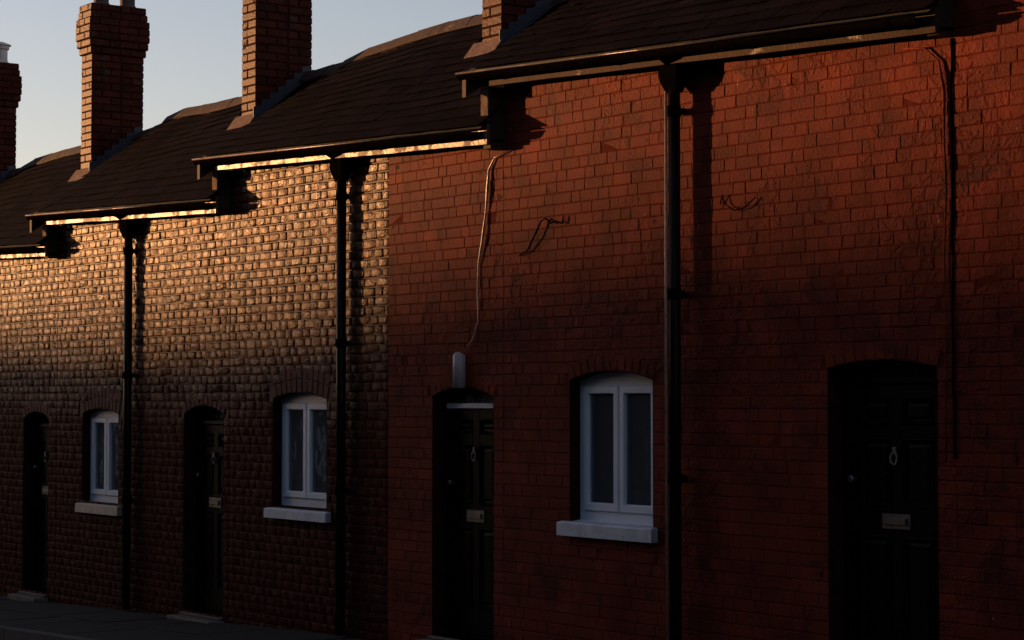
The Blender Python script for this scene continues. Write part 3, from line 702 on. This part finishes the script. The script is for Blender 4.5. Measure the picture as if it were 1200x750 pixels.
            b.build('chimney_pot', M['pot'] if pots[2] == 'pale' else M['potdark'], ch)
        # lead flashing: stepped side piece and front apron, mortar fillet
        def rz(x, y):
            v = (y - YE) / (YR - YE); xe = x; 
            uu = max(0, min(1, (x - lerp(ex0, rx0, v)) / (x1 - x0))); return surf(uu, v).z
        b = MB(); st = 7
        for i in range(st):
            y0, y1 = lerp(ya - .03, 1.5, i / st), lerp(ya - .03, 1.5, (i + 1) / st); zt = rz(cx1, y0) + .16
            b.hexa([(cx1 + .004, y0, rz(cx1, y0) - .02), (cx1 + .012, y0, rz(cx1, y0) - .02), (cx1 + .012, y1, rz(cx1, y1) - .02), (cx1 + .004, y1, rz(cx1, y1) - .02),
                    (cx1 + .004, y0, zt), (cx1 + .012, y0, zt), (cx1 + .012, y1, zt + .02), (cx1 + .004, y1, zt + .02)], .5)
            b.face([(cx1 + .012, y0, rz(cx1, y0) + .028), (cx1 + .12, y0, rz(cx1 + .12, y0) + .028), (cx1 + .12, y1, rz(cx1 + .12, y1) + .028), (cx1 + .012, y1, rz(cx1, y1) + .028)], .5)
        b.build('flashing', M['lead'], ch)
        b = MB(); zf = rz(cx0, ya)
        for i in range(6):
            p, q = lerp(cx0 - .12, cx1 + .03, i / 6), lerp(cx0 - .12, cx1 + .03, (i + 1) / 6)
            f = lambda x, y, h: (x, y, rz(x, y) + h)
            b.face([f(p, ya - .10, .026), f(q, ya - .10, .026), f(q, ya + .004, .085), f(p, ya + .004, .085)], .5)
        b.face([(cx0 - .12, ya, rz(cx0 - .12, ya) + .05), (cx0 - .12, 1.5, rz(cx0 - .12, 1.5) + .03), (cx0, 1.5, rz(cx0, 1.5) + .13), (cx0, ya, rz(cx0, ya) + .13)], .5)
        b.build('mortar_fillet', M['lime'], ch)

def win(x0, x1, z0, z1, rise, sill, **k): return dict(type='window', x0=x0, x1=x1, z0=z0, z1=z1, rise=rise, sill=sill, set=.085, deep=.28, **{'ring': .22, **k})
def door(x0, x1, z0, z1, rise, lock, top, knock, **k): return dict(type='door', x0=x0, x1=x1, z0=z0, z1=z1, rise=rise, set=.135, deep=.28, ring=.11, lock=lock, top=top, knock=knock, **k)
HOUSES = [
    dict(n=0, x0=-28.3, x1=-24.5, eave=(1.43, 1.29), ridge=(2.82, 2.87), knee=1.05, mat='gloss', chim=(-25.30, 4.20, (1, .24, 'pale')), pipe=-26.6,
         ops=[door(-25.3, -24.66, -2.08, -.28, .07, -1.0, -.45, -.66), win(-27.75, -26.93, -1.12, -.24, .06, (-27.8, -26.85, -1.22, -1.12, .07))],
         label='most distant cottage, nearly hidden, whose chimney at the left edge bears a pale pot'),
    dict(n=1, x0=-24.5, x1=-20.52, eave=(1.62, 1.475), ridge=(2.965, 3.035), knee=1.25, mat='gloss', chim=(-21.7, 4.36, (2, .25, 'dark')), pipe=-22.7,
         ops=[door(-21.38, -20.737, -2.03, -.205, .075, -.96, -.4, -.62), win(-23.85, -23.03, -1.08, -.19, .06, (-23.9, -22.95, -1.18, -1.08, .07))],
         label='far brick cottage at the left edge, under the chimney whose whole corbelled top shows'),
    dict(n=2, x0=-20.52, x1=-16.80, eave=(1.80, 1.657), ridge=(3.125, 3.21), knee=1.46, mat='gloss', chim=(-17.98, 4.62, (2, .25, 'dark')), pipe=-18.75, fx=-.09,
         ops=[win(-19.898, -19.07, -1.03, -.145, .055, (-19.944, -18.976, -1.131, -1.04, .055), sillmat='cream'), door(-17.679, -16.917, -1.95, -.14, .085, -.94, -.47, -.55)],
         label='brown glossy brick cottage with a cream window sill and its chimney top out of view'),
    dict(n=3, x0=-16.80, x1=-12.62, eave=(2.04, 1.865), ridge=(3.30, 3.39), knee=1.665, mat='split', chim=(-13.9, 4.85, (2, .25, 'dark')), pipe=-14.805, fx=-.09,
         ops=[win(-16.024, -15.127, -.915, .003, .055, (-16.082, -15.056, -1.012, -.93, .055)), door(-13.554, -12.752, -1.80, .02, .07, -.88, -.30, -.43, bar=True)],
         label='middle cottage changing from glossy brown to dull red, white bar above its black door'),
    dict(n=4, x0=-12.62, x1=-8.24, eave=(2.29, 2.068), ridge=(3.48, 3.56), knee=1.833, mat='matte', chim=(-9.9, 5.05, (2, .25, 'dark')), pipe=-10.588, fx=-.09,
         ops=[win(-11.822, -10.916, -.85, .13, .065, (-11.909, -10.871, -.95, -.853, .055), ring=.11), door(-9.266, -8.385, -1.74, .183, .05, -.72, -.19, -.35)],
         label='red brick cottage with the largest white window and the widest black door'),
    dict(n=5, x0=-8.24, x1=-3.9, eave=(2.53, 2.33), ridge=(3.67, 3.75), knee=2.062, mat='matte', pipe=-6.3, chim=(-5.6, 5.2, (2, .25, 'dark')),
         ops=[win(-7.42, -6.55, -.72, .24, .065, (-7.5, -6.5, -.82, -.722, .055)), door(-4.9, -4.05, -1.62, .30, .05, -.6, -.05, -.23)],
         label='nearest cottage at the right edge, only a strip of blank red brick in view'),
]
ROOTS = [make_house(H) for H in HOUSES]

# ------------------------------------------------------------------ unseen taller terrace behind the camera, added to block sky light
def sky_blocker(x0, x1, label):
    Y0, Y1, zt = -10.7, -18.5, 6.2; zb = gz(x0) - .4
    root = bpy.data.objects.new('sky_blocker_house', None); root.location = (x0, Y0, gz(x0)); COL.objects.link(root)
    root['label'] = label; root['category'] = 'house'; root['group'] = 'unseen three-storey houses added to block sky light'
    b = MB(); b.box((x0 + .003, Y1, zb), (x1 - .003, Y0, zt), .5); b.build('wall', M['reveal'], root)
    b = MB(); b.prism([(Y0 + .25, zt + .002), (Y1 - .25, zt + .002), ((Y0 + Y1) / 2, zt + 3.0)], x0, x1); b.build('roof', M['slate'], root)
    for fl in range(3):
        for k in range(2):
            xa = x0 + .9 + k * 2.6; za = gz(x0) + 1.0 + fl * 2.75
            if fl == 0 and k == 1:
                b = MB(); b.box((xa, Y0 + .002, za - .9), (xa + .95, Y0 + .05, za + 1.2), .5, .01); b.build('door', M['door'], root); continue
            b = MB(); b.box((xa, Y0 + .002, za), (xa + 1.0, Y0 + .06, za + .06), .5); b.box((xa, Y0 + .002, za + 1.44), (xa + 1.0, Y0 + .06, za + 1.5), .5)
            for q in (0, .47, .94): b.box((xa + q, Y0 + .002, za + .06), (xa + q + .06, Y0 + .06, za + 1.44), .5)
            f = b.build('window', M['sill'], root)
            b = MB(); b.box((xa + .06, Y0 + .004, za + .06), (xa + .94, Y0 + .02, za + 1.44), .5); b.build('pane', M['gasket'], f)
ORD = ['first', 'second', 'third', 'fourth', 'fifth', 'sixth', 'seventh', 'eighth', 'ninth']
def low_blocker_cottage(x0, x1, i):  # unseen cottages, added to keep horizon reflections off the lower wall
    Y0, Y1 = -10.9, -14.1; ze, zr = 0.75, 1.75; zb = gz(x0) - .4
    root = bpy.data.objects.new('low_blocker_cottage', None); root.location = (x0, Y0, gz(x0)); COL.objects.link(root)
    root['label'] = 'unseen low single-storey cottage added to block horizon reflections, ' + ORD[i] + ' downslope from the tall row'; root['category'] = 'house'; root['group'] = 'unseen low cottages added to block horizon reflections'
    b = MB(); b.box((x0 + .003, Y1, zb), (x1 - .003, Y0, ze), .5); b.build('wall', M['reveal'], root)
    b = MB(); b.prism([(Y0 + .2, ze + .002), (Y1 - .2, ze + .002), ((Y0 + Y1) / 2, zr)], x0, x1); r = b.build('roof', M['slate'], root)
    for k, xa in enumerate((x0 + .7, x0 + 2.6)):
        za = gz(x0) + (1.0 if k == 0 else .1)
        b = MB(); b.box((xa, Y0 + .002, za), (xa + .9, Y0 + .05, za + (1.1 if k == 0 else 2.0)), .5, .01); b.build('window' if k == 0 else 'door', M['sill' if k == 0 else 'door'], root)
for i in range(9):
    low_blocker_cottage(-34.8 - 4.2 * i, -30.6 - 4.2 * i, i)
for i in range(8):
    sky_blocker(-30.5 + 6 * i, -24.5 + 6 * i, 'plain unseen three-storey house added to block sky light from the cottages, ' + ORD[i] + ' from the lower end of its row')

# ------------------------------------------------------------------ cables and marks on the walls
h3, h4 = ROOTS[3], ROOTS[4]
b = MB(); pts = [(-12.52, -.012, 1.82), (-12.72, -.014, 1.78), (-12.79, -.014, 1.70), (-12.80, -.018, 1.56), (-12.83, -.013, 1.40), (-12.86, -.02, 1.2), (-12.93, -.012, 1.0), (-12.93, -.016, .8), (-12.93, -.012, .58), (-13.0, -.014, .45), (-13.10, -.016, .36)]
b.tube(pts, [.004, .005, .007, .012, .006, .010, .005, .006, .004, .004, .004], 7); b.build('service_cable', M['pale'], h3, smooth=True)
b = MB(); b.prism([(.004, 0), (-.03, 0), (-.042, .012), (-.045, .2), (-.045, .24), (-.03, .26), (.004, .27)], -13.215, -13.10); 
b = MB(); b.tube([(-13.16, -.02, .085), (-13.16, -.02, .33), (-13.155, -.02, .345)], [.052, .052, .04], 12); b.build('cable_cover', M['grey'], h3, smooth=True)
b = MB(); pts = [(-8.62, -.012, 2.04), (-8.45, -.014, 2.02), (-8.34, -.014, 1.93), (-8.30, -.016, 1.75), (-8.305, -.014, 1.5), (-8.29, -.016, 1.2), (-8.31, -.013, .8), (-8.30, -.015, .3), (-8.31, -.014, -.36)]
b.tube(pts, [.004, .005, .006, .011, .006, .007, .005, .005, .005], 7); b.build('service_cable', M['matte'], h4, smooth=True)
b = MB(); zz = [2.05 - .14 * i for i in range(18)]
b.tube([(-8.255 + random.uniform(-.008, .008), -.004, z) for z in zz], [random.uniform(.005, .011) for _ in zz], 7); b.build('filled_joint', M['black'], h4, smooth=True)
b = MB(); b.tube([(-12.41, -.012, 1.04), (-12.30, -.02, 1.07), (-12.2, -.03, 1.17), (-12.12, -.03, 1.27), (-12.08, -.02, 1.29), (-12.02, -.02, 1.25), (-11.95, -.03, 1.26), (-11.88, -.02, 1.24), (-11.87, -.02, 1.29)], .006, 6)
b.build('loose_wire', M['black'], h4, smooth=True)
b = MB(); b.tube([(-10.22, -.012, 1.25), (-10.19, -.02, 1.31), (-10.17, -.02, 1.25), (-10.08, -.02, 1.2), (-9.98, -.02, 1.21), (-9.88, -.02, 1.27)], .004, 6)
b.build('loose_wire', M['black'], h4, smooth=True)
